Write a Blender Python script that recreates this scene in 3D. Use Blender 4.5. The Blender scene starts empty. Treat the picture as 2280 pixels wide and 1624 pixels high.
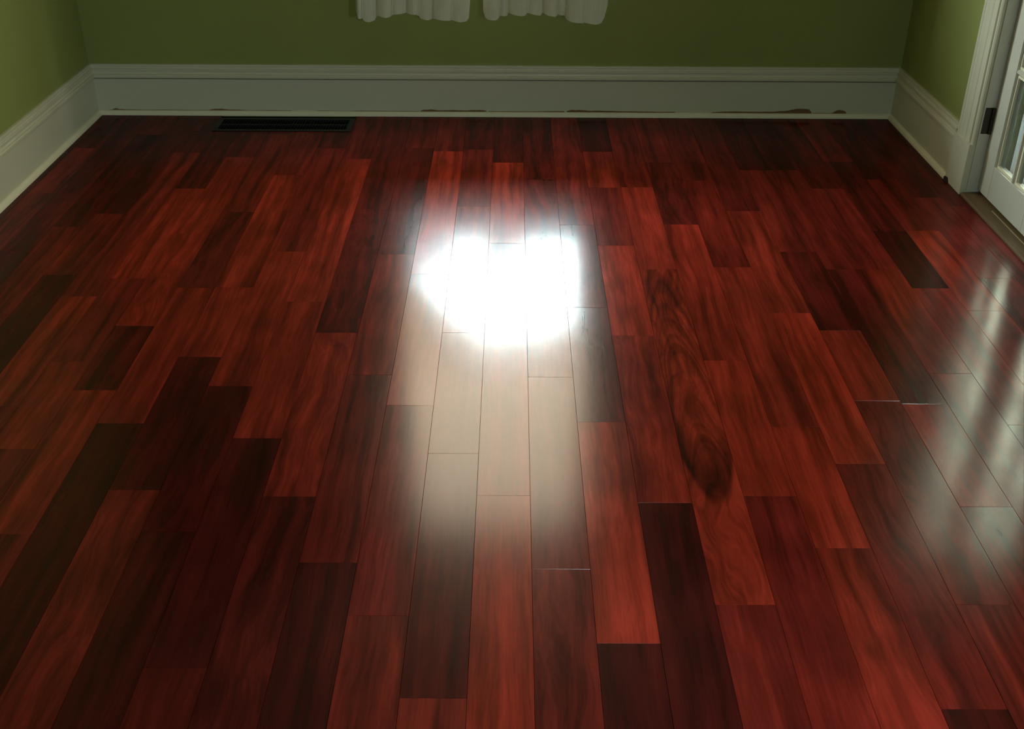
import bpy, bmesh, math, random
from mathutils import Vector, Matrix

random.seed(7)
scn = bpy.context.scene
COL = scn.collection

# ------------------------------------------------------------------ camera, sky, exposure
H = 1.595
FWD = Vector((0.000763, 0.864178, -0.503185)).normalized()
RGT = Vector((0.999987, 0.001828, 0.004657)).normalized()
UPV = RGT.cross(FWD).normalized()
RGT = FWD.cross(UPV).normalized()
FPX = 2476.99
cam_data = bpy.data.cameras.new('camera')
cam_data.sensor_fit = 'HORIZONTAL'
cam_data.sensor_width = 36.0
cam_data.lens = FPX / 2280 * 36.0
cam_data.clip_start = 0.02
cam_data.clip_end = 200
cam = bpy.data.objects.new('camera', cam_data)
COL.objects.link(cam)
R3 = Matrix((RGT, UPV, -FWD)).transposed()
cam.matrix_world = Matrix.Translation((0, 0, H)) @ R3.to_4x4()
scn.camera = cam

world = bpy.data.worlds.new('overcast_sky')
scn.world = world
world.use_nodes = True
bg = world.node_tree.nodes['Background']
bg.inputs['Color'].default_value = (0.84, 0.95, 1.0, 1)
bg.inputs['Strength'].default_value = 85.0

scn.view_settings.view_transform = 'Standard'
scn.view_settings.look = 'None'
scn.view_settings.exposure = 0.0
scn.view_settings.gamma = 1.0
scn.view_settings.use_curve_mapping = False
scn.cycles.use_denoising = True
scn.cycles.sample_clamp_indirect = 8.0
scn.cycles.caustics_reflective = False
scn.cycles.caustics_refractive = False
scn.cycles.max_bounces = 10
scn.cycles.transparent_max_bounces = 12

# sampling portals where open sky is seen through glass (they give off no light of their own)
for pname, loc, rot, sx, sy in (('window_portal', (-0.09, 5.20, 0.925), (math.radians(-90), 0, 0), 0.92, 0.58),
                                ('side_portal', (1.87, 0.80, 0.95), (0, math.radians(90), 0), 0.5, 0.5),
                                ('rear_portal', (0.45, -2.07, 1.65), (math.radians(90), 0, 0), 0.4, 0.5)):
    ld = bpy.data.lights.new(pname, 'AREA')
    ld.shape = 'RECTANGLE'
    ld.size, ld.size_y = sx, sy
    ld.cycles.is_portal = True
    lo = bpy.data.objects.new(pname, ld)
    lo.location = loc
    lo.rotation_euler = rot
    COL.objects.link(lo)


def ray(px, py):
    return (FWD + RGT * ((px - 1140) / FPX) - UPV * ((py - 812) / FPX)).normalized()


# ------------------------------------------------------------------ materials
def new_mat(name):
    m = bpy.data.materials.new(name)
    m.use_nodes = True
    nt = m.node_tree
    return m, nt, nt.nodes['Principled BSDF']


def N(nt, typ, **kw):
    n = nt.nodes.new(typ)
    for k, v in kw.items():
        setattr(n, k, v)
    return n


def paint(name, col, rough, var=0.06, bump=0.02, scale=60, spec=0.35):
    m, nt, b = new_mat(name)
    tc = N(nt, 'ShaderNodeTexCoord')
    nz = N(nt, 'ShaderNodeTexNoise')
    nz.inputs['Scale'].default_value = 3.0
    nz.inputs['Detail'].default_value = 5
    nt.links.new(tc.outputs['Object'], nz.inputs['Vector'])
    mx = N(nt, 'ShaderNodeMix', data_type='RGBA')
    mx.inputs[6].default_value = tuple(c * (1 - var) for c in col) + (1,)
    mx.inputs[7].default_value = tuple(min(1, c * (1 + var)) for c in col) + (1,)
    nt.links.new(nz.outputs['Fac'], mx.inputs[0])
    nt.links.new(mx.outputs[2], b.inputs['Base Color'])
    b.inputs['Roughness'].default_value = rough
    b.inputs['Specular IOR Level'].default_value = spec
    nb = N(nt, 'ShaderNodeTexNoise')
    nb.inputs['Scale'].default_value = scale
    nb.inputs['Detail'].default_value = 3
    nt.links.new(tc.outputs['Object'], nb.inputs['Vector'])
    bp = N(nt, 'ShaderNodeBump')
    bp.inputs['Strength'].default_value = bump
    bp.inputs['Distance'].default_value = 0.01
    nt.links.new(nb.outputs['Fac'], bp.inputs['Height'])
    nt.links.new(bp.outputs['Normal'], b.inputs['Normal'])
    return m


M = {}
M['wall'] = paint('green_wall_paint', (0.255, 0.305, 0.088), 0.7, 0.05, 0.05, 120, 0.25)
M['ceiling'] = paint('ceiling_paint', (0.30, 0.29, 0.24), 0.9, 0.02)
M['trim'] = paint('white_gloss_paint', (0.60, 0.61, 0.46), 0.4, 0.04, 0.03, 40)
M['shoe'] = paint('cream_gloss_paint', (0.80, 0.79, 0.58), 0.4, 0.03, 0.02, 40)
M['door'] = paint('white_door_paint', (0.58, 0.60, 0.51), 0.4, 0.03, 0.02, 40)
M['bare'] = paint('bare_brown_wood', (0.20, 0.11, 0.045), 0.8, 0.35, 0.2, 90)
M['dark_splinter'] = paint('dark_raw_wood', (0.02, 0.013, 0.012), 0.9, 0.3, 0.2, 90)
M['register'] = paint('black_register_metal', (0.006, 0.0065, 0.0065), 0.5, 0.1, 0.02, 60)
M['duct'] = paint('duct_black', (0.004, 0.004, 0.004), 0.9)
M['hinge'] = paint('oil_rubbed_bronze', (0.030, 0.022, 0.015), 0.45, 0.2, 0.05, 80)
M['subfloor'] = paint('subfloor_dark', (0.03, 0.018, 0.013), 0.9)
M['strip'] = paint('weatherstrip', (0.35, 0.30, 0.16), 0.5)
M['grass'] = paint('dull_lawn', (0.09, 0.11, 0.06), 0.95, 0.15, 0.2, 8)
M['siding'] = paint('tan_siding', (0.64, 0.58, 0.42), 0.8, 0.05)
M['deck'] = paint('dark_deck_paint', (0.03, 0.034, 0.03), 0.8, 0.2)
M['leaf'] = paint('dark_hedge_leaves', (0.02, 0.035, 0.012), 0.9, 0.5, 0.4, 30)
M['roof'] = paint('roof_grey', (0.08, 0.08, 0.08), 0.9, 0.2)


def wood_material():
    m, nt, b = new_mat('red_cherry_plank')
    L = nt.links.new
    oi = N(nt, 'ShaderNodeObjectInfo')
    tc = N(nt, 'ShaderNodeTexCoord')
    # per-plank shift so that no two planks share a figure
    mul = N(nt, 'ShaderNodeMath', operation='MULTIPLY')
    mul.inputs[1].default_value = 57.0
    L(oi.outputs['Random'], mul.inputs[0])
    cmb = N(nt, 'ShaderNodeCombineXYZ')
    L(mul.outputs[0], cmb.inputs[0])
    L(mul.outputs[0], cmb.inputs[1])
    L(mul.outputs[0], cmb.inputs[2])
    add = N(nt, 'ShaderNodeVectorMath', operation='ADD')
    L(tc.outputs['Object'], add.inputs[0])
    L(cmb.outputs[0], add.inputs[1])
    # slow warp of the grain; alpha of the object colour = how strongly figured
    warp = N(nt, 'ShaderNodeTexNoise')
    warp.inputs['Scale'].default_value = 1.0
    warp.inputs['Detail'].default_value = 2
    mpw = N(nt, 'ShaderNodeMapping')
    mpw.inputs['Scale'].default_value = (7, 2.2, 7)
    L(add.outputs[0], mpw.inputs[0])
    L(mpw.outputs[0], warp.inputs['Vector'])
    wsub = N(nt, 'ShaderNodeVectorMath', operation='SUBTRACT')
    wsub.inputs[1].default_value = (0.5, 0.5, 0.5)
    L(warp.outputs['Color'], wsub.inputs[0])
    wsc = N(nt, 'ShaderNodeVectorMath', operation='SCALE')
    wamp = N(nt, 'ShaderNodeMath', operation='MULTIPLY')
    wamp.inputs[1].default_value = 0.16
    L(oi.outputs['Alpha'], wamp.inputs[0])
    L(wamp.outputs[0], wsc.inputs['Scale'])
    L(wsub.outputs[0], wsc.inputs[0])
    wadd = N(nt, 'ShaderNodeVectorMath', operation='ADD')
    L(add.outputs[0], wadd.inputs[0])
    L(wsc.outputs[0], wadd.inputs[1])
    # broad streaks
    mp1 = N(nt, 'ShaderNodeMapping')
    mp1.inputs['Scale'].default_value = (30, 1.1, 30)
    L(wadd.outputs[0], mp1.inputs[0])
    n1 = N(nt, 'ShaderNodeTexNoise')
    n1.inputs['Scale'].default_value = 1.0
    n1.inputs['Detail'].default_value = 4
    n1.inputs['Roughness'].default_value = 0.55
    L(mp1.outputs[0], n1.inputs['Vector'])
    # fine fibres
    mp2 = N(nt, 'ShaderNodeMapping')
    mp2.inputs['Scale'].default_value = (190, 9, 190)
    L(wadd.outputs[0], mp2.inputs[0])
    n2 = N(nt, 'ShaderNodeTexNoise')
    n2.inputs['Scale'].default_value = 1.0
    n2.inputs['Detail'].default_value = 3
    L(mp2.outputs[0], n2.inputs['Vector'])
    # cloudy patches along a board
    mp3 = N(nt, 'ShaderNodeMapping')
    mp3.inputs['Scale'].default_value = (9, 4.5, 9)
    L(wadd.outputs[0], mp3.inputs[0])
    n3 = N(nt, 'ShaderNodeTexNoise')
    n3.inputs['Scale'].default_value = 1.0
    n3.inputs['Detail'].default_value = 3
    L(mp3.outputs[0], n3.inputs['Vector'])
    r1 = N(nt, 'ShaderNodeMapRange')
    r1.inputs['From Min'].default_value = 0.33
    r1.inputs['From Max'].default_value = 0.66
    r1.inputs['To Min'].default_value = 0.42
    r1.inputs['To Max'].default_value = 1.22
    L(n1.outputs['Fac'], r1.inputs['Value'])
    r2 = N(nt, 'ShaderNodeMapRange')
    r2.inputs['From Min'].default_value = 0.3
    r2.inputs['From Max'].default_value = 0.7
    r2.inputs['To Min'].default_value = 0.84
    r2.inputs['To Max'].default_value = 1.12
    L(n2.outputs['Fac'], r2.inputs['Value'])
    r3 = N(nt, 'ShaderNodeMapRange')
    r3.inputs['From Min'].default_value = 0.3
    r3.inputs['From Max'].default_value = 0.7
    r3.inputs['To Min'].default_value = 0.72
    r3.inputs['To Max'].default_value = 1.22
    L(n3.outputs['Fac'], r3.inputs['Value'])
    p1 = N(nt, 'ShaderNodeMath', operation='MULTIPLY')
    L(r1.outputs[0], p1.inputs[0])
    L(r2.outputs[0], p1.inputs[1])
    p2 = N(nt, 'ShaderNodeMath', operation='MULTIPLY')
    L(p1.outputs[0], p2.inputs[0])
    L(r3.outputs[0], p2.inputs[1])
    # cathedral arches, only in the boards sawn through the heart (figure strength 1)
    sx = N(nt, 'ShaderNodeSeparateXYZ')
    L(tc.outputs['Object'], sx.inputs[0])
    sw = N(nt, 'ShaderNodeSeparateXYZ')
    L(wsub.outputs[0], sw.inputs[0])
    ax = N(nt, 'ShaderNodeMath', operation='MULTIPLY')
    L(sx.outputs[0], ax.inputs[0])
    L(sx.outputs[0], ax.inputs[1])
    ax2 = N(nt, 'ShaderNodeMath', operation='MULTIPLY_ADD')
    L(ax.outputs[0], ax2.inputs[0])
    ax2.inputs[1].default_value = 75.0
    L(sx.outputs[1], ax2.inputs[2])
    ax3 = N(nt, 'ShaderNodeMath', operation='MULTIPLY_ADD')
    L(sw.outputs[0], ax3.inputs[0])
    ax3.inputs[1].default_value = 0.35
    L(ax2.outputs[0], ax3.inputs[2])
    cv = N(nt, 'ShaderNodeCombineXYZ')
    L(ax3.outputs[0], cv.inputs[0])
    na = N(nt, 'ShaderNodeTexNoise')
    na.inputs['Scale'].default_value = 9.0
    na.inputs['Detail'].default_value = 3
    L(cv.outputs[0], na.inputs['Vector'])
    ra = N(nt, 'ShaderNodeMapRange')
    ra.inputs['From Min'].default_value = 0.36
    ra.inputs['From Max'].default_value = 0.56
    ra.inputs['To Min'].default_value = 0.45
    ra.inputs['To Max'].default_value = 1.10
    L(na.outputs['Fac'], ra.inputs['Value'])
    gt0 = N(nt, 'ShaderNodeMath', operation='GREATER_THAN')
    L(oi.outputs['Alpha'], gt0.inputs[0])
    gt0.inputs[1].default_value = 0.9
    # the arches end in a dark rounded knot part-way along the board
    yw = N(nt, 'ShaderNodeMath', operation='MULTIPLY_ADD')
    L(ax.outputs[0], yw.inputs[0])
    yw.inputs[1].default_value = -45.0
    L(sx.outputs[1], yw.inputs[2])
    fade = N(nt, 'ShaderNodeMapRange', interpolation_type='SMOOTHSTEP')
    fade.inputs['From Min'].default_value = -0.50
    fade.inputs['From Max'].default_value = -0.44
    L(yw.outputs[0], fade.inputs['Value'])
    gt = N(nt, 'ShaderNodeMath', operation='MULTIPLY')
    L(gt0.outputs[0], gt.inputs[0])
    L(fade.outputs[0], gt.inputs[1])
    kn = N(nt, 'ShaderNodeMapRange', interpolation_type='SMOOTHSTEP')
    kn.inputs['From Min'].default_value = -0.44
    kn.inputs['From Max'].default_value = -0.15
    kn.inputs['To Min'].default_value = 0.34
    kn.inputs['To Max'].default_value = 0.85
    L(yw.outputs[0], kn.inputs['Value'])
    rk = N(nt, 'ShaderNodeMath', operation='MULTIPLY')
    L(ra.outputs[0], rk.inputs[0])
    L(kn.outputs[0], rk.inputs[1])
    one = N(nt, 'ShaderNodeMix', data_type='FLOAT')
    L(gt.outputs[0], one.inputs[0])
    one.inputs[2].default_value = 1.0
    L(rk.outputs[0], one.inputs[3])
    p3 = N(nt, 'ShaderNodeMath', operation='MULTIPLY')
    L(p2.outputs[0], p3.inputs[0])
    L(one.outputs[0], p3.inputs[1])
    sc = N(nt, 'ShaderNodeVectorMath', operation='SCALE')
    L(oi.outputs['Color'], sc.inputs[0])
    L(p3.outputs[0], sc.inputs['Scale'])
    # oiled wood under a worn satin film: the film's gloss does not climb at grazing angles as fresh lacquer's would
    out = nt.nodes['Material Output']
    nt.nodes.remove(b)
    df = N(nt, 'ShaderNodeBsdfDiffuse')
    L(sc.outputs[0], df.inputs['Color'])
    gl = N(nt, 'ShaderNodeBsdfGlossy')
    rr = N(nt, 'ShaderNodeMapRange')
    rr.inputs['To Min'].default_value = 0.155
    rr.inputs['To Max'].default_value = 0.195
    L(n2.outputs['Fac'], rr.inputs['Value'])
    L(rr.outputs[0], gl.inputs['Roughness'])
    fr = N(nt, 'ShaderNodeFresnel')
    fr.inputs['IOR'].default_value = 1.52
    mn = N(nt, 'ShaderNodeMath', operation='MINIMUM')
    L(fr.outputs[0], mn.inputs[0])
    mn.inputs[1].default_value = 0.085
    mx = N(nt, 'ShaderNodeMixShader')
    L(mn.outputs[0], mx.inputs[0])
    L(df.outputs[0], mx.inputs[1])
    L(gl.outputs[0], mx.inputs[2])
    L(mx.outputs[0], out.inputs['Surface'])
    return m


M['wood'] = wood_material()


def threshold_material():
    m, nt, b = new_mat('worn_oak_threshold')
    L = nt.links.new
    tc = N(nt, 'ShaderNodeTexCoord')
    mp = N(nt, 'ShaderNodeMapping')
    mp.inputs['Scale'].default_value = (60, 4, 60)
    L(tc.outputs['Object'], mp.inputs[0])
    n = N(nt, 'ShaderNodeTexNoise')
    n.inputs['Scale'].default_value = 1
    n.inputs['Detail'].default_value = 4
    L(mp.outputs[0], n.inputs['Vector'])
    mx = N(nt, 'ShaderNodeMix', data_type='RGBA')
    mx.inputs[6].default_value = (0.075, 0.050, 0.022, 1)
    mx.inputs[7].default_value = (0.20, 0.135, 0.06, 1)
    L(n.outputs['Fac'], mx.inputs[0])
    L(mx.outputs[2], b.inputs['Base Color'])
    b.inputs['Roughness'].default_value = 0.55
    b.inputs['Specular IOR Level'].default_value = 0.3
    return m


M['threshold'] = threshold_material()


def glass_material():
    m, nt, b = new_mat('window_glass')
    L = nt.links.new
    out = nt.nodes['Material Output']
    nt.nodes.remove(b)
    tr = N(nt, 'ShaderNodeBsdfTransparent')
    tr.inputs['Color'].default_value = (0.93, 0.96, 0.94, 1)
    gl = N(nt, 'ShaderNodeBsdfGlossy')
    gl.inputs['Roughness'].default_value = 0.02
    fr = N(nt, 'ShaderNodeFresnel')
    fr.inputs['IOR'].default_value = 1.45
    mx = N(nt, 'ShaderNodeMixShader')
    ge = N(nt, 'ShaderNodeNewGeometry')
    inv = N(nt, 'ShaderNodeMath', operation='SUBTRACT')
    inv.inputs[0].default_value = 1.0
    L(ge.outputs['Backfacing'], inv.inputs[1])
    fm = N(nt, 'ShaderNodeMath', operation='MULTIPLY')
    L(fr.outputs[0], fm.inputs[0])
    L(inv.outputs[0], fm.inputs[1])
    L(fm.outputs[0], mx.inputs[0])
    L(tr.outputs[0], mx.inputs[1])
    L(gl.outputs[0], mx.inputs[2])
    L(mx.outputs[0], out.inputs['Surface'])
    return m


M['glass'] = glass_material()


def cloth_material(name, col, trans, clear):
    m, nt, b = new_mat(name)
    L = nt.links.new
    out = nt.nodes['Material Output']
    nt.nodes.remove(b)
    tc = N(nt, 'ShaderNodeTexCoord')
    mp = N(nt, 'ShaderNodeMapping')
    mp.inputs['Scale'].default_value = (90, 90, 14)
    L(tc.outputs['Object'], mp.inputs[0])
    nz = N(nt, 'ShaderNodeTexNoise')
    nz.inputs['Scale'].default_value = 1.0
    nz.inputs['Detail'].default_value = 3
    L(mp.outputs[0], nz.inputs['Vector'])
    cr = N(nt, 'ShaderNodeMix', data_type='RGBA')
    cr.inputs[6].default_value = tuple(c * 0.82 for c in col) + (1,)
    cr.inputs[7].default_value = tuple(col) + (1,)
    L(nz.outputs['Fac'], cr.inputs[0])
    d = N(nt, 'ShaderNodeBsdfDiffuse')
    t = N(nt, 'ShaderNodeBsdfTranslucent')
    L(cr.outputs[2], d.inputs['Color'])
    L(cr.outputs[2], t.inputs['Color'])
    a = N(nt, 'ShaderNodeMixShader')
    a.inputs[0].default_value = trans
    L(d.outputs[0], a.inputs[1])
    L(t.outputs[0], a.inputs[2])
    if clear > 0:
        tp = N(nt, 'ShaderNodeBsdfTransparent')
        c = N(nt, 'ShaderNodeMixShader')
        c.inputs[0].default_value = clear
        L(a.outputs[0], c.inputs[1])
        L(tp.outputs[0], c.inputs[2])
        L(c.outputs[0], out.inputs['Surface'])
    else:
        L(a.outputs[0], out.inputs['Surface'])
    return m


M['sheer'] = cloth_material('white_sheer_cotton', (0.86, 0.86, 0.76), 0.25, 0.70)
M['hem'] = cloth_material('white_cotton_hem', (0.84, 0.88, 0.68), 0.12, 0.06)


def emissive_shade():
    """fabric shade drawn over the upper window, its own emission stands in for daylight behind it"""
    m, nt, b = new_mat('emissive_tan_shade')
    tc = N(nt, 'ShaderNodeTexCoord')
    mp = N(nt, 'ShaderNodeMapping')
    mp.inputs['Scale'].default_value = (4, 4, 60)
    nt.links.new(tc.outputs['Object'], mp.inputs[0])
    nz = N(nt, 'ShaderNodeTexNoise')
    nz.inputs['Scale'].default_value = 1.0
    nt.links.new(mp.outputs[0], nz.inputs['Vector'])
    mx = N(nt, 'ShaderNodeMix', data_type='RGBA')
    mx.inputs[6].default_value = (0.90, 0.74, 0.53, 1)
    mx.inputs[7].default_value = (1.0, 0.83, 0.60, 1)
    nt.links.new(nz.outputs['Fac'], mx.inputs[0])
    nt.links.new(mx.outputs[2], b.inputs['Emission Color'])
    b.inputs['Emission Strength'].default_value = 8.5  # glow added as emission, no daylight passes through the cloth
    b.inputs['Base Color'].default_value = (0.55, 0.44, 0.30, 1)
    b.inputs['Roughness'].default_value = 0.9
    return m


M['shade'] = emissive_shade()


# ------------------------------------------------------------------ helpers
def add_box(bm, x0, x1, y0, y1, z0, z1):
    v = [bm.verts.new(p) for p in ((x0, y0, z0), (x1, y0, z0), (x1, y1, z0), (x0, y1, z0),
                                   (x0, y0, z1), (x1, y0, z1), (x1, y1, z1), (x0, y1, z1))]
    for f in ((3, 2, 1, 0), (4, 5, 6, 7), (0, 1, 5, 4), (1, 2, 6, 5), (2, 3, 7, 6), (3, 0, 4, 7)):
        bm.faces.new([v[i] for i in f])


def add_prism(bm, rings):
    """rings: two or more closed loops of points; skinned and capped"""
    vs = [[bm.verts.new(p) for p in r] for r in rings]
    n = len(rings[0])
    for a, b in zip(vs[:-1], vs[1:]):
        for i in range(n):
            j = (i + 1) % n
            bm.faces.new((a[i], a[j], b[j], b[i]))
    bm.faces.new(vs[0][::-1])
    bm.faces.new(vs[-1])


def obj(name, bm, mat, parent=None, kind=None, label=None, bevel=0):
    bmesh.ops.recalc_face_normals(bm, faces=bm.faces)
    me = bpy.data.meshes.new(name)
    bm.to_mesh(me)
    bm.free()
    me.materials.append(M[mat])
    o = bpy.data.objects.new(name, me)
    COL.objects.link(o)
    if parent:
        o.parent = parent
    if kind:
        o['kind'] = kind
    if label:
        o['label'] = label
    if bevel:
        md = o.modifiers.new('bevel', 'BEVEL')
        md.width = bevel
        md.segments = 2
        md.limit_method = 'ANGLE'
    return o


def box(name, dims, mat, parent=None, kind=None, label=None, bevel=0):
    bm = bmesh.new()
    add_box(bm, *dims)
    return obj(name, bm, mat, parent, kind, label, bevel)


# ------------------------------------------------------------------ room shell
XL, XR, YB, YF, ZC = -1.92, 1.76, 5.035, -1.9, 2.62
T = 0.16
TR = 0.10
WX0, WX1, WZ0, WZ1 = -0.56, 0.38, 0.635, 2.42          # window opening in the back wall
DY0, DY1, DZ = 3.050, 4.066, 2.06                     # door opening in the right wall

floor = box('floor', (XL - T, XR + 0.3, YF - T, YB + T, -0.10, -0.0135), 'subfloor', None, 'structure',
            'dark red hardwood plank floor of the empty room')
box('ceiling', (XL - T, XR + T, YF - T, YB + T, ZC, ZC + 0.1), 'ceiling', None, 'structure', 'plain ceiling of the room')

bm = bmesh.new()
add_box(bm, XL - T, WX0, YB, YB + T, -0.0135, ZC)
add_box(bm, WX1, XR + T, YB, YB + T, -0.0135, ZC)
add_box(bm, WX0, WX1, YB, YB + T, -0.0135, WZ0)
add_box(bm, WX0, WX1, YB, YB + T, WZ1, ZC)
obj('wall_back', bm, 'wall', None, 'structure', 'olive green back wall behind the white curtains')
box('wall_left', (XL - T, XL, YF, YB, -0.0135, ZC), 'wall', None, 'structure', 'olive green wall along the left side')
bm = bmesh.new()
SY0, SY1, SZ0, SZ1 = 0.55, 1.05, 0.70, 1.20      # unseen side window, added for fill light
add_box(bm, XR, XR + TR, YF, SY0, -0.0135, ZC)
add_box(bm, XR, XR + TR, SY1, DY0, -0.0135, ZC)
add_box(bm, XR, XR + TR, SY0, SY1, -0.0135, SZ0)
add_box(bm, XR, XR + TR, SY0, SY1, SZ1, ZC)
add_box(bm, XR, XR + TR, DY1 + 0.02, YB, -0.0135, ZC)
add_box(bm, XR, XR + TR, DY0, DY1 + 0.02, DZ, ZC)
obj('wall_right', bm, 'wall', None, 'structure', 'olive green wall between the back corner and the glass door')
RX0, RX1, RZ0, RZ1 = 0.25, 0.65, 1.40, 1.90      # unseen rear window, added to lift the room light
bm = bmesh.new()
add_box(bm, XL - T, RX0, YF - T, YF, -0.0135, ZC)
add_box(bm, RX1, XR + T, YF - T, YF, -0.0135, ZC)
add_box(bm, RX0, RX1, YF - T, YF, -0.0135, RZ0)
add_box(bm, RX0, RX1, YF - T, YF, RZ1, ZC)
obj('wall_front', bm, 'wall', None, 'structure', 'olive green wall behind the viewpoint')

# ------------------------------------------------------------------ floor planks
W = 0.126957
OFF = -0.080155


def seam_x(n):
    return OFF + W * (n + 0.00028 * abs(n) ** 3) if n < 0 else OFF + W * (n - 0.0001 * n ** 3)


def floor_y(x, py):
    """depth of the floor point at lateral x that the photograph shows on row py"""
    k = (812 - py) / FPX
    # solve (p-C).UPV = k (p-C).FWD for y at z = 0
    a = UPV.y - k * FWD.y
    c = (UPV.x - k * FWD.x) * x + (UPV.z - k * FWD.z) * (-H)
    return -c / a


TONE = {'K': (0.070, 0.0058, 0.0052), 'D': (0.108, 0.0092, 0.0072), 'M': (0.165, 0.0145, 0.0098),
        'R': (0.240, 0.0215, 0.0125), 'O': (0.350, 0.0320, 0.0160)}
# column : (rows of the end joints in the photograph, tones from the back wall to the front; lower-case w/s after a tone = figured grain)
PL = {  # light falloff put into tones: left boards darker, some right ones brighter
 -16: ([520], 'D M'),
 -15: ([330, 430, 640], 'D M M D'),
 -14: ([380, 560, 760], 'D D K D'),
 -13: ([300, 505, 700], 'M K M D'),
 -12: ([300, 476, 612, 900], 'D K M K M'),
 -11: ([340, 660, 905], 'D M R M'),
 -10: ([420, 620, 805, 1000], 'D R M R M'),
 -9: ([350, 520, 726, 869, 1190], 'D R Rw D R M'),
 -8: ([300, 472, 641, 943], 'D M Dw R K'),
 -7: ([390, 640, 795, 1091], 'M R R K Mw'),
 -6: ([330, 560, 860, 1184], 'D M R Kw K'),
 -5: ([354, 672, 976, 1487], 'M R R K D'),
 -4: ([466, 741, 1106], 'D Dw Rw Dw'),
 -3: ([330, 566, 835, 1253], 'M D R M K'),
 -2: ([337, 611, 903, 1371], 'M O R M R'),
 -1: ([333, 460, 741, 1010, 1555], 'D M R M D R'),
 0: ([362, 542, 741, 1104], 'D O R R O'),
 1: ([400, 600, 840, 1268], 'Dw Mw R M Mw'),
 2: ([501, 685, 940, 1433], 'Mw M D O K'),
 3: ([338, 418, 547, 748, 1120], 'K R M O Rw K'),
 4: ([417, 600, 1347], 'M R Os M'),
 5: ([362, 500, 803, 1105], 'M Dw R O M'),
 6: ([402, 595, 951, 1221], 'M M R O Rw'),
 7: ([470, 697, 1033, 1580], 'D R O Mw K'),
 8: ([379, 561, 736, 893, 1347], 'K M D R Mw M'),
 9: ([379, 600, 900, 1129], 'K M D R M'),
 10: ([420, 600, 832, 1200], 'D M R R M'),
 11: ([360, 515, 642, 947], 'M D K R M'),
 12: ([400, 514, 692, 900], 'D M O R M'),
 13: ([440, 620, 850], 'D M M M'),
 14: ([460, 640], 'D M M'),
}
# boards that lie cupped enough to show it in the glare: (column, place from the wall) : slope across the board
TILT = {(2, 1): 0.002, (2, 2): 0.006, (2, 3): 0.004, (-3, 1): 0.004, (-3, 2): 0.004, (-2, 2): -0.004, (-2, 3): 0.003, (3, 3): 0.0, (-1, 3): 0.001}
Y_BACK = 5.012
Y_NEAR = 1.05
XMIN, XMAX = -1.899, 1.741
GAP = 0.00025
CH = 0.0003


def add_plank(bm, hx, hy, z0, z1, tilt=0.0):
    def ring(dx, dy, z, t=0):
        return [(-hx + dx, -hy + dy, z - t * hx), (hx - dx, -hy + dy, z + t * hx),
                (hx - dx, hy - dy, z + t * hx), (-hx + dx, hy - dy, z - t * hx)]
    add_prism(bm, [ring(0, 0, z0), ring(0, 0, z1 - CH * 1.7, tilt), ring(CH, CH, z1, tilt)])


def make_plank(x0, x1, y0, y1, tone, rnd, tilt=None):
    hx, hy = (x1 - x0) / 2 - GAP, (y1 - y0) / 2 - GAP
    bm = bmesh.new()
    t = rnd.uniform(-0.0035, 0.0035)
    tilt = t if tilt is None else tilt
    add_plank(bm, hx, hy, -0.0135, rnd.uniform(-0.00012, 0.0), tilt)
    o = obj('plank', bm, 'wood', floor)
    o.location = ((x0 + x1) / 2, (y0 + y1) / 2, 0)
    c = TONE[tone[0]]
    k = rnd.uniform(0.92, 1.08)
    g = rnd.uniform(0.94, 1.06)
    fig = 0.28
    if tone.endswith('w'):
        fig = 0.75
    if tone.endswith('s'):
        fig = 1.0
    o.color = (c[0] * k, c[1] * k * g, c[2] * k * g, fig)
    return o


REG = (-1.335, -0.718, 4.785, 4.968)       # floor register cut-out
rnd = random.Random(11)
for n in sorted(PL):
    rows, tones = PL[n]
    tones = tones.split()
    x0, x1 = max(seam_x(n), XMIN), min(seam_x(n + 1), XMAX)
    if x1 - x0 < 0.012:
        continue
    xm = (x0 + x1) / 2
    ys = [Y_BACK] + [floor_y(xm, r) for r in rows] + [None]
    for i, tone in enumerate(tones):
        ya = ys[i]
        yb = ys[i + 1] if ys[i + 1] is not None else Y_NEAR
        if ya - yb < 0.05:
            yb = ya - 0.6
        if ys[i + 1] is None and ya - yb < 0.25:
            yb = ya - 0.7
        segs = [(x0, x1, yb, ya)]
        if i == 0 and x1 > REG[0] and x0 < REG[1] and yb < REG[2]:
            segs = [(x0, x1, yb, REG[2])]
            if x0 < REG[0] - 0.004:
                segs.append((x0, REG[0], REG[2], ya))
            if x1 > REG[1] + 0.004:
                segs.append((REG[1], x1, REG[2], ya))
        for s in segs:
            make_plank(s[0], s[1], s[2], s[3], tone, rnd, TILT.get((n, i)))
# floorboards behind the field of view, too near the camera to be seen: joined
bm = bmesh.new()
for n in range(-16, 15):
    x0, x1 = max(seam_x(n), XMIN), min(seam_x(n + 1), XMAX)
    if x1 - x0 < 0.012:
        continue
    y1 = min(Y_NEAR, floor_y((x0 + x1) / 2, PL[n][0][-1]) - 0.72) if floor_y((x0 + x1) / 2, PL[n][0][-1]) - Y_NEAR < 0.25 else Y_NEAR
    b2 = bmesh.new()
    add_plank(b2, (x1 - x0) / 2 - GAP, (y1 - YF) / 2 - GAP, -0.0135, 0.0)
    bmesh.ops.translate(b2, verts=b2.verts, vec=((x0 + x1) / 2, (y1 + YF) / 2, 0))
    tmp = bpy.data.meshes.new('tmp')
    b2.to_mesh(tmp)
    b2.free()
    bm.from_mesh(tmp)
    bpy.data.meshes.remove(tmp)
o = obj('near_planking', bm, 'wood', floor, 'stuff')
o.color = TONE['M'] + (0.3,)

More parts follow.
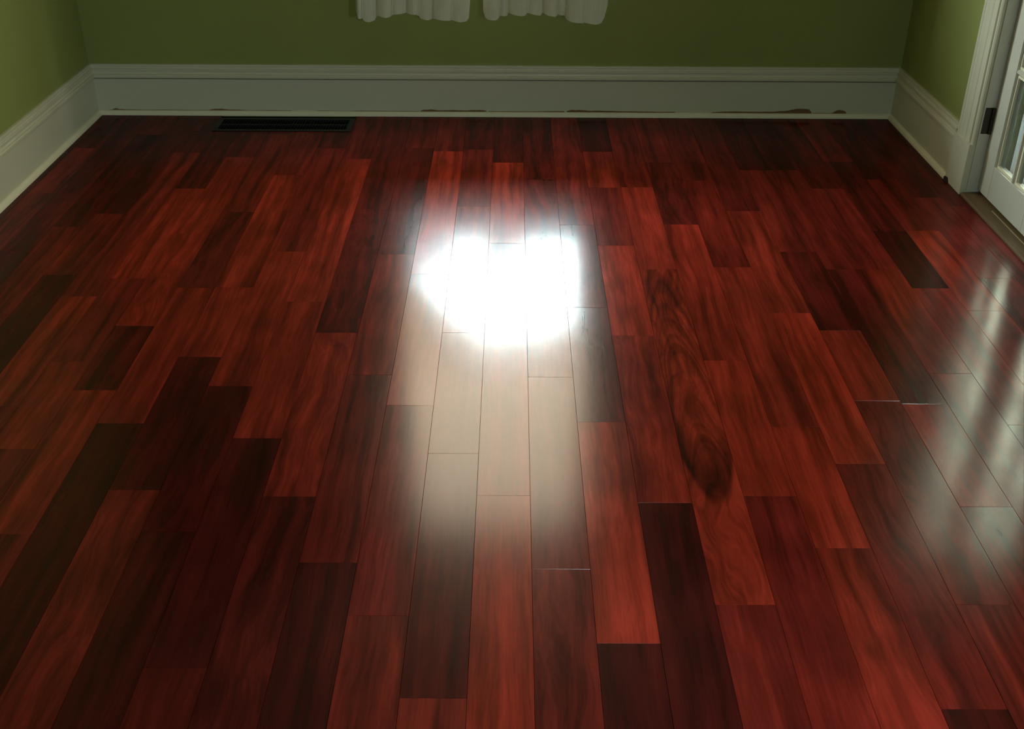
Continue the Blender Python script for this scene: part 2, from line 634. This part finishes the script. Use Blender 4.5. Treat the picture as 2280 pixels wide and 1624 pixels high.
# ------------------------------------------------------------------ baseboards: board, cap moulding, shoe moulding
BOARD = [(0, 0.0), (0.0145, 0.0), (0.0145, 0.1635), (0.013, 0.165), (0, 0.165)]
CAP = [(0, 0.1720), (0.0235, 0.1710), (0.0260, 0.1735), (0.0265, 0.1830), (0.0240, 0.1870), (0.0175, 0.1885), (0.0160, 0.1950),
       (0.0170, 0.2030), (0.0190, 0.2060), (0.0185, 0.2105), (0.0125, 0.2130), (0.0115, 0.2200), (0.0135, 0.2235), (0.0130, 0.2290), (0.0095, 0.2312), (0, 0.2315)]
SHOE = [(0.0147, 0.0002)] + [(0.0147 + 0.0155 * math.cos(a), 0.0002 + 0.0205 * math.sin(a))
                             for a in [i * math.pi / 12 for i in range(7)]]


def sweep(profile, kind, e0, e1, m0, m1):
    """profile of (distance from wall, height) run along a wall; m0/m1: mitre factor at each end"""
    bm = bmesh.new()
    rings = []
    for e, m, s in ((e0, m0, 1), (e1, m1, -1)):
        r = []
        for d, z in profile:
            p = e + s * m * d
            if kind == 'back':
                r.append((p, YB - d, z))
            elif kind == 'left':
                r.append((XL + d, p, z))
            else:
                r.append((XR - d, p, z))
        rings.append(r)
    add_prism(bm, rings)
    return bm


PY1 = 4.235        # far face of the plinth block
base = {}
for side, e0, e1, m0, m1, lab in (
        ('back', XL, XR, 1, 1, 'tall white baseboard under the curtains, with chipped paint along its foot'),
        ('left', YF, YB, 0, 1, 'tall white baseboard along the left green wall'),
        ('right', PY1, YB, 0, 1, 'short white baseboard between back corner and door casing')):
    b = obj('baseboard_' + side, sweep(BOARD, side, e0, e1, m0, m1), 'trim', None, 'structure', lab)
    base[side] = b
    obj('cap_moulding', sweep(CAP, side, e0, e1, m0, m1), 'trim', b)
    obj('shoe_moulding', sweep(SHOE, side, e0, e1, m0, m1), 'shoe', b)
# right baseboard nearer than the door
b = obj('baseboard_right_near', sweep(BOARD, 'right', YF, DY0 - 0.17, 0, 0), 'trim', None, 'structure',
        'white baseboard on the near side of the door')
obj('cap_moulding', sweep(CAP, 'right', YF, DY0 - 0.17, 0, 0), 'trim', b)
obj('shoe_moulding', sweep(SHOE, 'right', YF, DY0 - 0.17, 0, 0), 'shoe', b)


# chipped paint: thin irregular bare patches above the shoe moulding of the back baseboard
def chip(pts, z_low=0.0185, seed=0):
    r = random.Random(seed)
    y = YB - 0.0145
    top = []
    for (xa, za), (xb, zb) in zip(pts[:-1], pts[1:]):
        for k in range(4):
            t = k / 4
            top.append((xa + (xb - xa) * t, za + (zb - za) * t + r.uniform(-0.0007, 0.0007)))
    top.append(pts[-1])
    f = [(x, y - 0.0005, max(z, z_low + 0.0006)) for x, z in top] + [(x, y - 0.0005, z_low) for x, z in reversed(top)]
    k = [(x, y + 0.0005, z) for x, _, z in f]
    bm = bmesh.new()
    n = len(top)
    vf = [bm.verts.new(p) for p in f]
    vk = [bm.verts.new(p) for p in k]
    for i in range(n - 1):
        bm.faces.new((vf[i], vf[i + 1], vf[2 * n - 2 - i], vf[2 * n - 1 - i]))
    for i in range(2 * n):
        j = (i + 1) % (2 * n)
        bm.faces.new((vf[i], vf[j], vk[j], vk[i]))
    return obj('bare_patch', bm, 'bare', base['back'], label='brown bare wood where white paint has chipped off')


def bx(px, py):
    """x, z on the face of the back baseboard at a photograph position"""
    d = ray(px, py)
    t = (YB - 0.0145) / d.y
    return (d.x * t, H + d.z * t)


def chip_px(pts, seed):
    z0 = [bx(px, py)[1] for px, py in pts]
    chip([(bx(px, py)[0], bx(px, py)[1]) for px, py in pts], seed=seed)


G = 0.0208    # height of the shoe top
for seed, pts in enumerate((
        [(-1.86, .0205), (-1.84, .024), (-1.83, .029), (-1.81, .025), (-1.77, .023), (-1.70, .0225), (-1.50, .0225), (-1.40, .022)],
        [(-1.40, .022), (-1.385, .026), (-1.36, .0285), (-1.335, .0285), (-1.31, .025), (-1.20, .0225), (-1.02, .0225)],
        [(-0.90, .0215), (-0.70, .0225), (-0.50, .0225), (-0.43, .0225)],
        [(-0.425, .0235), (-0.41, .029), (-0.37, .031), (-0.34, .026), (-0.28, .028), (-0.22, .026), (-0.17, .029), (-0.135, .028), (-0.12, .024)],
        [(-0.11, .0235), (0.10, .0238), (0.24, .025)],
        [(0.25, .025), (0.27, .031), (0.31, .031), (0.36, .028), (0.40, .029), (0.48, .026), (0.62, .0255), (0.75, .0245)],
        [(0.92, .023), (0.96, .027), (1.02, .028), (1.12, .0265), (1.20, .028), (1.27, .033), (1.30, .041), (1.335, .043), (1.365, .040), (1.375, .031), (1.38, .022)],
        [(1.385, .0225), (1.45, .0225), (1.475, .023)],
        [(1.475, .023), (1.49, .034), (1.505, .038), (1.52, .036), (1.535, .031), (1.54, .023)])):
    chip(pts, seed=seed)

# small dark splintered end of the right shoe moulding
bm = bmesh.new()
add_prism(bm, [[(XR - 0.0145, 4.232, 0.0), (XR - 0.034, 4.229, 0.0), (XR - 0.031, 4.233, 0.014), (XR - 0.0145, 4.231, 0.021)],
               [(XR - 0.0145, 4.205, 0.0), (XR - 0.036, 4.212, 0.0), (XR - 0.034, 4.214, 0.009), (XR - 0.026, 4.203, 0.018)],
               [(XR - 0.018, 4.190, 0.0), (XR - 0.028, 4.192, 0.0), (XR - 0.027, 4.194, 0.006), (XR - 0.022, 4.193, 0.012)]])
obj('splinter', bm, 'dark_splinter', base['right'], label='dark splintered tip at the end of the shoe moulding')

# ------------------------------------------------------------------ door casing, jamb, threshold (right wall)
def casing_profile_run(y_in, y_out, z0, z1):
    """fluted casing: profile in (y, projection) extruded upwards"""
    w = y_out - y_in
    prof = [(0, 0), (0, .012), (.04, .016), (.10, .016), (.13, .011), (.17, .011), (.20, .017), (.46, .017), (.49, .0145), (.52, .017),
            (.70, .0185), (.78, .021), (.86, .021), (.90, .024), (.98, .024), (1, .021), (1, 0)]
    bm = bmesh.new()
    add_prism(bm, [[(XR - p, y_in + t * w, z) for t, p in prof] for z in (z0, z1)])
    return bm


trim = obj('trim_1', casing_profile_run(DY1 + 0.005, 4.215, 0.2, DZ + 0.14), 'trim', None, 'structure',
           'white moulded casing of the glass door, beside the back corner')
box('plinth_block', (XR - 0.0255, XR, DY1 + 0.003, PY1, 0.0, 0.2), 'trim', trim, bevel=0.0015)
trim2 = obj('trim_2', casing_profile_run(DY0 - 0.005, DY0 - 0.15, 0.2, DZ + 0.14), 'trim', None, 'structure',
            'white moulded casing on the near side of the glass door')
box('plinth_block', (XR - 0.0255, XR, DY0 - 0.17, DY0 - 0.003, 0.0, 0.2), 'trim', trim2)
box('trim_3', (XR - 0.022, XR, DY0 - 0.005, DY1 + 0.005, DZ + 0.005, DZ + 0.14), 'trim', None, 'structure', 'white head casing above the glass door')

jamb = box('door_frame', (XR - 0.001, XR + TR + 0.002, DY1, DY1 + 0.02, -0.01, DZ), 'door', None, 'structure', 'white door frame lining the opening')
box('jamb', (XR - 0.001, XR + TR + 0.002, DY0 - 0.02, DY0, -0.01, DZ), 'door', jamb)
box('head', (XR - 0.001, XR + TR + 0.002, DY0, DY1, DZ, DZ + 0.02), 'door', jamb)
box('outer_frame', (XR + TR + 0.003, XR + TR + 0.033, DY1 - 0.035, DY1 + 0.08, -0.02, DZ + 0.05), 'door', jamb)

bm = bmesh.new()
prof = [(-0.0215, 0.0), (-0.0215, 0.006), (-0.016, 0.0105), (0.03, 0.0125), (0.033, 0.0125), (TR, 0.0145), (TR, 0.0)]
add_prism(bm, [[(XR + dx, y, z) for dx, z in prof] for y in (DY0 + 0.001, DY1 - 0.001)])
thr = obj('trim_4', bm, 'threshold', None, 'structure', 'worn brown wooden threshold under the glass door')
bm = bmesh.new()
add_prism(bm, [[(XR + 0.026, y, 0.0115), (XR + 0.0300, y, 0.0115), (XR + 0.0295, y, 0.0145), (XR + 0.0265, y, 0.0145)] for y in (DY0 + 0.002, 3.87)])
obj('weatherstrip', bm, 'strip', thr, label='thin pale strip along the threshold')

# ------------------------------------------------------------------ french door leaves
DX0, DX1 = 1.800, 1.842


def leaf(idx, ya, yb, label):
    """ya = hinge side (larger or smaller y), yb = meeting side"""
    y0, y1 = min(ya, yb), max(ya, yb)
    z0, z1 = 0.024, DZ - 0.006
    far = ya > yb
    root = bpy.data.objects.new('door_%d' % idx, None)
    COL.objects.link(root)
    root.location = ((DX0 + DX1) / 2, (y0 + y1) / 2, z0)
    root['kind'] = 'structure'
    root['label'] = label

    def pbox(name, d, mat, par=root, lab=None, bevel=0.002):
        loc = par.matrix_world.translation if False else root.location
        o = box(name, (d[0] - loc.x, d[1] - loc.x, d[2] - loc.y, d[3] - loc.y, d[4] - loc.z, d[5] - loc.z), mat, par, None, lab, bevel)
        return o
    sh, sm = 0.098, 0.088
    gy0 = y0 + (sm if far else sh)
    gy1 = y1 - (sh if far else sm)
    gz = [0.150, 0.508, 0.866, 1.224, 1.582, 1.940]
    hs = pbox('hinge_stile', (DX0, DX1, gy1 if far else y0, y1 if far else gy0, z0, z1), 'door')
    pbox('lock_stile', (DX0, DX1, y0 if far else gy1, gy0 if far else y1, z0, z1), 'door')
    pbox('bottom_rail', (DX0, DX1, gy0, gy1, z0, gz[0]), 'door')
    pbox('top_rail', (DX0, DX1, gy0, gy1, gz[-1], z1), 'door')
    ym = 3.803 if far else (gy0 + gy1) / 2
    # vertical muntin and horizontal muntins with sloped sticking
    mb = 0.011

    def muntin(p0, p1, axis):
        bm = bmesh.new()
        loc = root.location
        xa, xb = DX0 + 0.002 - loc.x, DX1 - 0.002 - loc.x
        ring = [(xa, -0.004), (xa + 0.010, -mb), (xb - 0.010, -mb), (xb, -0.004), (xb, 0.004), (xb - 0.010, mb), (xa + 0.010, mb), (xa, 0.004)]
        if axis == 'z':
            add_prism(bm, [[(x, ym - loc.y + t, z - loc.z) for x, t in ring] for z in (p0, p1)])
        else:
            zc = p1
            add_prism(bm, [[(x, y - loc.y, zc - loc.z + t) for x, t in ring] for y in p0])
        return obj('muntin', bm, 'door', root)
    muntin(gz[0], gz[-1], 'z')
    for z in gz[1:-1]:
        muntin((gy0, ym - mb), z, 'y')
        muntin((ym + mb, gy1), z, 'y')
    # panes, each with a glazing bead frame
    for a, b in ((gy0, ym - mb), (ym + mb, gy1)):
        for c, d in zip(gz[:-1], gz[1:]):
            c2 = c + (mb if c != gz[0] else 0)
            d2 = d - (mb if d != gz[-1] else 0)
            p = pbox('pane', (DX0 + 0.019, DX0 + 0.023, a, b, c2, d2), 'glass', bevel=0)
            bm = bmesh.new()
            l = root.location
            q = 0.009
            xf, xg = DX0 + 0.003 - l.x, DX0 + 0.0185 - l.x
            for (u0, u1, v0, v1) in ((a, b, c2, c2 + q), (a, b, d2 - q, d2), (a, a + q, c2 + q, d2 - q), (b - q, b, c2 + q, d2 - q)):
                add_box(bm, xf + 0.006, xg, u0 - l.y, u1 - l.y, v0 - l.z, v1 - l.z)
            obj('glazing_bead', bm, 'shoe', p)
    # hinges: leaf plate on the jamb, knuckle barrel
    yh = y1 + 0.0035 if far else y0 - 0.0035
    for zc in (0.295, 1.05, 1.80):
        bm = bmesh.new()
        l = root.location
        s = 1 if far else -1
        add_box(bm, 1.765 - l.x, 1.800 - l.x, yh - 0.0015 - l.y, yh + 0.0015 - l.y, zc - 0.05 - l.z, zc + 0.05 - l.z)
        seg = 12
        for k in range(5):
            za, zb = zc - 0.05 + k * 0.02 + 0.0006, zc - 0.05 + (k + 1) * 0.02 - 0.0006
            add_prism(bm, [[(1.7945 - l.x + 0.0065 * math.cos(i * 2 * math.pi / seg), yh - s * 0.006 - l.y + 0.0065 * math.sin(i * 2 * math.pi / seg), z - l.z)
                            for i in range(seg)] for z in (za, zb)])
        obj('hinge', bm, 'hinge', root, label='dark bronze butt hinge')
    return root


leaf(1, DY1 - 0.004, 3.560, 'white glazed french door leaf with dark hinge, nearest the back corner')
leaf(2, DY0 + 0.004, 3.556, 'white glazed french door leaf on the near side')

# ------------------------------------------------------------------ window in the back wall
win = bpy.data.objects.new('window_1', None)
COL.objects.link(win)
win['kind'] = 'structure'
win['label'] = 'white sash window behind the curtains'
bm = bmesh.new()
for d in ((WX0, WX0 + 0.02, YB, YB + T, WZ0, WZ1), (WX1 - 0.02, WX1, YB, YB + T, WZ0, WZ1),
          (WX0 + 0.02, WX1 - 0.02, YB, YB + T, WZ1 - 0.02, WZ1), (WX0 + 0.02, WX1 - 0.02, YB, YB + T, WZ0, WZ0 + 0.015)):
    add_box(bm, *d)
obj('window_frame', bm, 'trim', win)
box('window_stool', (WX0 - 0.10, WX1 + 0.10, YB - 0.022, YB, WZ0 - 0.03, WZ0 - 0.001), 'trim', win, bevel=0.003)
bm = bmesh.new()
add_box(bm, WX0 - 0.08, WX0, YB - 0.018, YB, WZ0, WZ1 + 0.1)
add_box(bm, WX1, WX1 + 0.08, YB - 0.018, YB, WZ0, WZ1 + 0.1)
add_box(bm, WX0, WX1, YB - 0.018, YB, WZ1, WZ1 + 0.1)
obj('casing', bm, 'trim', win)
for k, (za, zb, yy) in enumerate(((WZ0 + 0.015, 1.54, YB + 0.075), (1.50, WZ1 - 0.02, YB + 0.115))):
    x0, x1 = WX0 + 0.02, WX1 - 0.02
    bm = bmesh.new()
    s = 0.035
    add_box(bm, x0, x0 + s, yy, yy + 0.035, za, zb)
    add_box(bm, x1 - s, x1, yy, yy + 0.035, za, zb)
    add_box(bm, x0 + s, x1 - s, yy, yy + 0.035, za, za + s)
    add_box(bm, x0 + s, x1 - s, yy, yy + 0.035, zb - s, zb)
    sash = obj('sash', bm, 'trim', win)
    box('pane', (x0 + s, x1 - s, yy + 0.015, yy + 0.019, za + s, zb - s), 'glass', sash)
# emissive fabric shade; its hem is shaped to outline the glare on the floor
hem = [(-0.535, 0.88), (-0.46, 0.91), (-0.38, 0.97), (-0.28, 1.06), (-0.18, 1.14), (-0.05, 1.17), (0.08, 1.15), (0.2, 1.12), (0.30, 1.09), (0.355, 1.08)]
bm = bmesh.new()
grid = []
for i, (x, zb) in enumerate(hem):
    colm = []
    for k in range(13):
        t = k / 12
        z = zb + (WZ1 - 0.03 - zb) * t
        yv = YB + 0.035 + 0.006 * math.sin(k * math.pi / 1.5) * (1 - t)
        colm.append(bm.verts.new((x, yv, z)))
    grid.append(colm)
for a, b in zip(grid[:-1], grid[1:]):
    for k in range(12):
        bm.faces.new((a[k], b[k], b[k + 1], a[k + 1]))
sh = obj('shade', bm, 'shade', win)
# curtain rod on two brackets
bm = bmesh.new()
seg = 12
RZ = 1.30
YC = YB - 0.055
add_prism(bm, [[(x, YC + 0.008 * math.cos(i * 2 * math.pi / seg), RZ + 0.008 * math.sin(i * 2 * math.pi / seg)) for i in range(seg)] for x in (-0.80, 0.56)])
add_box(bm, -0.775, -0.76, YC, YB, RZ - 0.006, RZ + 0.006)
add_box(bm, 0.52, 0.535, YC, YB, RZ - 0.006, RZ + 0.006)
obj('curtain_rod', bm, 'trim', win)


# ------------------------------------------------------------------ curtains
def cx(px, py):
    d = ray(px, py)
    t = 4.978 / d.y
    return d.x * t, H + d.z * t


def curtain(label, folds, x_top0, x_top1, hem_px, top_px):
    """hem_px: points of the hem in the photograph; folds: photograph x of the fold edges"""
    name = 'curtain'
    hem_pts = [cx(px, py) for px, py in hem_px]
    fx = [cx(px, 40)[0] for px in folds]
    xs = []
    for a, b in zip(fx[:-1], fx[1:]):
        for k in range(9):
            xs.append((a + (b - a) * k / 8, k / 8, fx.index(a)))
    x_lo, x_hi = fx[0], fx[-1]

    def hem_z(x):
        for (xa, za), (xb, zb) in zip(hem_pts[:-1], hem_pts[1:]):
            if xa <= x <= xb:
                return za + (zb - za) * (x - xa) / max(1e-6, xb - xa)
        return hem_pts[0][1] if x < hem_pts[0][0] else hem_pts[-1][1]
    bm = bmesh.new()
    rows = 26
    cols = []
    for x, u, s in xs:
        zb = hem_z(x)
        depth = 0.020 * math.sin(math.pi * u) ** 0.7 + 0.016 * u * (1 if s % 2 == 0 else -0.4)
        c = []
        for k in range(rows + 1):
            t = k / rows
            z = zb + (RZ - 0.005 - zb) * t
            xt = x_top0 + (x_top1 - x_top0) * (x - x_lo) / (x_hi - x_lo)
            xx = x + (xt - x) * t
            yy = YC + 0.004 - depth * (1 - 0.3 * t) + 0.002 * math.sin(9 * t + x * 40)
            c.append(bm.verts.new((xx, yy, z)))
        cols.append(c)
    for a, b in zip(cols[:-1], cols[1:]):
        for k in range(rows):
            bm.faces.new((a[k], b[k], b[k + 1], a[k + 1]))
    o = obj(name, bm, 'sheer')
    for p in o.data.polygons:
        p.use_smooth = True
    bm = bmesh.new()
    cols = []
    for x, u, s in xs:
        zb = hem_z(x)
        depth = 0.020 * math.sin(math.pi * u) ** 0.7 + 0.016 * u * (1 if s % 2 == 0 else -0.4)
        c = []
        for k in range(5):
            z = zb - 0.0015 + 0.118 * k / 4
            t = (z - zb) / (RZ - 0.005 - zb)
            xt = x_top0 + (x_top1 - x_top0) * (x - x_lo) / (x_hi - x_lo)
            c.append(bm.verts.new((x + (xt - x) * t, YC + 0.0015 - depth * (1 - 0.3 * t) + 0.002 * math.sin(9 * t + x * 40), z)))
        cols.append(c)
    for a, b in zip(cols[:-1], cols[1:]):
        for k in range(4):
            bm.faces.new((a[k], b[k], b[k + 1], a[k + 1]))
    h = obj('hem', bm, 'hem', o)
    for p in h.data.polygons:
        p.use_smooth = True
    o['label'] = label
    o['category'] = 'curtain'
    o['group'] = 'white curtains on the back wall'
    return o


curtain('left one of the two white gathered sheer curtains on the back wall',
        [793, 806, 838, 872, 905, 932, 962, 1004, 1044], -0.66, -0.12,
        [(793, 24), (799, 38), (806, 39), (812, 46), (822, 47.5), (836, 44), (838.5, 34), (848, 34), (858, 36.5), (868, 35), (880, 30), (905, 28), (931, 30.5),
         (933, 39), (948, 42), (955, 43.5), (966, 39.5), (985, 42), (1010, 44.5), (1025, 47.5), (1041, 46), (1044, 40)], 0)
curtain('right one of the two white gathered sheer curtains on the back wall',
        [1075.5, 1112, 1132, 1173, 1208, 1240, 1258, 1300, 1352], -0.125, 0.43,
        [(1075.5, 24), (1081, 39), (1090, 41.5), (1103, 42), (1111.5, 39), (1112.5, 33), (1130, 34), (1132, 28), (1148, 31), (1165, 33), (1172.5, 31), (1173.5, 27), (1188, 30),
         (1203, 33.5), (1207.5, 32), (1208.5, 26), (1217, 31), (1236, 34.5), (1240, 33), (1241, 31), (1257, 33.5), (1258.5, 41), (1270, 45.5), (1290, 48), (1326, 53), (1338, 51),
         (1347, 36), (1352, 12)], 0)

# ------------------------------------------------------------------ floor register by the back wall
rx0, rx1, ry0, ry1 = REG
reg = bpy.data.objects.new('floor_register', None)
COL.objects.link(reg)
reg.location = ((rx0 + rx1) / 2, (ry0 + ry1) / 2, 0)
reg['label'] = 'long black metal floor register set in the planks against the back baseboard'
reg['category'] = 'floor vent'
cxr, cyr = reg.location.x, reg.location.y
hx, hy = (rx1 - rx0) / 2, (ry1 - ry0) / 2
bm = bmesh.new()
bw = 0.022
for d in ((-hx, hx, -hy, -hy + bw), (-hx, hx, hy - bw, hy), (-hx, -hx + bw, -hy + bw, hy - bw), (hx - bw, hx, -hy + bw, hy - bw)):
    add_box(bm, d[0], d[1], d[2], d[3], -0.010, 0.0035)
obj('frame', bm, 'register', reg, bevel=0.0012)
bm = bmesh.new()
nf = 44
for i in range(nf):
    x = -hx + bw + 0.006 + i * (2 * hx - 2 * bw - 0.012) / (nf - 1)
    for ya, yb in ((-hy + bw, -0.004), (0.004, hy - bw)):
        add_prism(bm, [[(x - 0.004, y, -0.012), (x - 0.0025, y, -0.012), (x + 0.0035, y, 0.0018), (x + 0.002, y, 0.0018)] for y in (ya, yb)])
add_box(bm, -hx + bw, hx - bw, -0.004, 0.004, -0.012, 0.0020)
obj('louvre', bm, 'register', reg, 'stuff')
box('duct', (-hx + 0.004, hx - 0.004, -hy + 0.004, hy - 0.004, -0.0134, -0.0125), 'duct', reg)

# ------------------------------------------------------------------ unseen fill-light windows, side and rear
win2 = bpy.data.objects.new('fill_window_side', None)
COL.objects.link(win2)
win2['kind'] = 'structure'
win2['label'] = 'small unseen window added in the right wall for fill light'
bm = bmesh.new()
x0, x1, s = XR + 0.03, XR + 0.07, 0.04
add_box(bm, x0, x1, SY0, SY0 + s, SZ0, SZ1)
add_box(bm, x0, x1, SY1 - s, SY1, SZ0, SZ1)
add_box(bm, x0, x1, SY0 + s, SY1 - s, SZ0, SZ0 + s)
add_box(bm, x0, x1, SY0 + s, SY1 - s, SZ1 - s, SZ1)
obj('window_frame', bm, 'trim', win2)
box('pane', (XR + 0.048, XR + 0.052, SY0 + s, SY1 - s, SZ0 + s, SZ1 - s), 'glass', win2)

win3 = bpy.data.objects.new('fill_window_rear', None)
COL.objects.link(win3)
win3['kind'] = 'structure'
win3['label'] = 'small unseen window added in the rear wall for fill light'
bm = bmesh.new()
y0, y1 = YF - 0.07, YF - 0.03
add_box(bm, RX0, RX0 + s, y0, y1, RZ0, RZ1)
add_box(bm, RX1 - s, RX1, y0, y1, RZ0, RZ1)
add_box(bm, RX0 + s, RX1 - s, y0, y1, RZ0, RZ0 + s)
add_box(bm, RX0 + s, RX1 - s, y0, y1, RZ1 - s, RZ1)
obj('window_frame', bm, 'trim', win3)
box('pane', (RX0 + s, RX1 - s, YF - 0.052, YF - 0.048, RZ0 + s, RZ1 - s), 'glass', win3)

# ------------------------------------------------------------------ outdoors, seen only through glass
g = box('ground', (-30, 40, -30, 40, -0.70, -0.60), 'grass', None, 'structure', 'dull green yard outside the window')

box('light_block_eave', (-6.0, 1.9, YB + T + 0.005, YB + 2.3, 2.5, 2.62), 'deck', None, 'structure', 'added unseen overhang, cuts off steep sky light at the window')  # overhang added to keep steep sky light off the back of the floor
# unseen hedge, added: its bumpy top notches the window's glare on the floor
bm = bmesh.new()
rh = random.Random(5)
add_box(bm, -2.6, 1.7, 7.45, 8.05, -0.65, 1.62)
for hx_, top, rr_ in [(-0.70, 2.08, 0.30), (-1.10, 2.20, 0.36), (-1.6, 2.0, 0.4), (-2.2, 1.9, 0.4), (-0.09, 2.10, 0.16), (-0.30, 1.83, 0.22), (0.13, 1.80, 0.2), (0.42, 1.84, 0.2),
                      (0.74, 2.05, 0.26), (1.15, 1.95, 0.3), (1.5, 1.8, 0.3)]:
    r_ = bmesh.ops.create_icosphere(bm, subdivisions=3, radius=rr_, matrix=Matrix.Translation((hx_, 7.72, top - rr_)))
    for v in r_['verts']:
        d = (v.co - Vector((hx_, 7.72, top - rr_)))
        v.co += d * rh.uniform(-0.10, 0.06)
obj('hedge', bm, 'leaf', None, 'stuff', 'unseen dark hedge added to notch the glare from the window')
# porch roof and boards added to dim the door, tan wing for floor streaks
box('porch_deck', (XR + TR + 0.035, 3.5, 2.3, 7.0, -0.55, -0.09), 'deck', None, 'structure', 'dark porch deck outside the glass door')
box('light_block_roof', (XR + TR + 0.035, 3.6, 2.3, 5.18, 2.62, 2.80), 'deck', None, 'structure', 'added dark porch roof, cuts off the sky above the glass door')
box('light_block_side', (3.3, 3.4, 2.4, 5.9, -0.09, 2.62), 'deck', None, 'structure', 'added dark side wall, keeps sky light off the glass door')
box('light_block_end', (XR + TR + 0.035, 3.4, 2.3, 2.4, -0.09, 2.62), 'deck', None, 'structure', 'added dark end wall, closes the porch against sky light')
box('light_block_screen', (XR + TR + 0.035, 3.3, 5.9, 5.98, -0.09, 1.30), 'deck', None, 'structure', 'added dark screen, darkens the low end of the floor streaks')
wing = box('added_wing', (XR + T + 0.005, 12.0, 8.6, 14.0, -0.6, 6.2), 'siding', None, 'structure', 'added tan wall beyond the porch, reflected as streaks in the floor')
bm = bmesh.new()
add_prism(bm, [[(XR + T - 0.2, y, z) for y, z in ((8.2, 6.1), (14.4, 6.1), (11.3, 8.6))], [(12.4, y, z) for y, z in ((8.2, 6.1), (14.4, 6.1), (11.3, 8.6))]])
obj('wing_roof', bm, 'roof', wing)
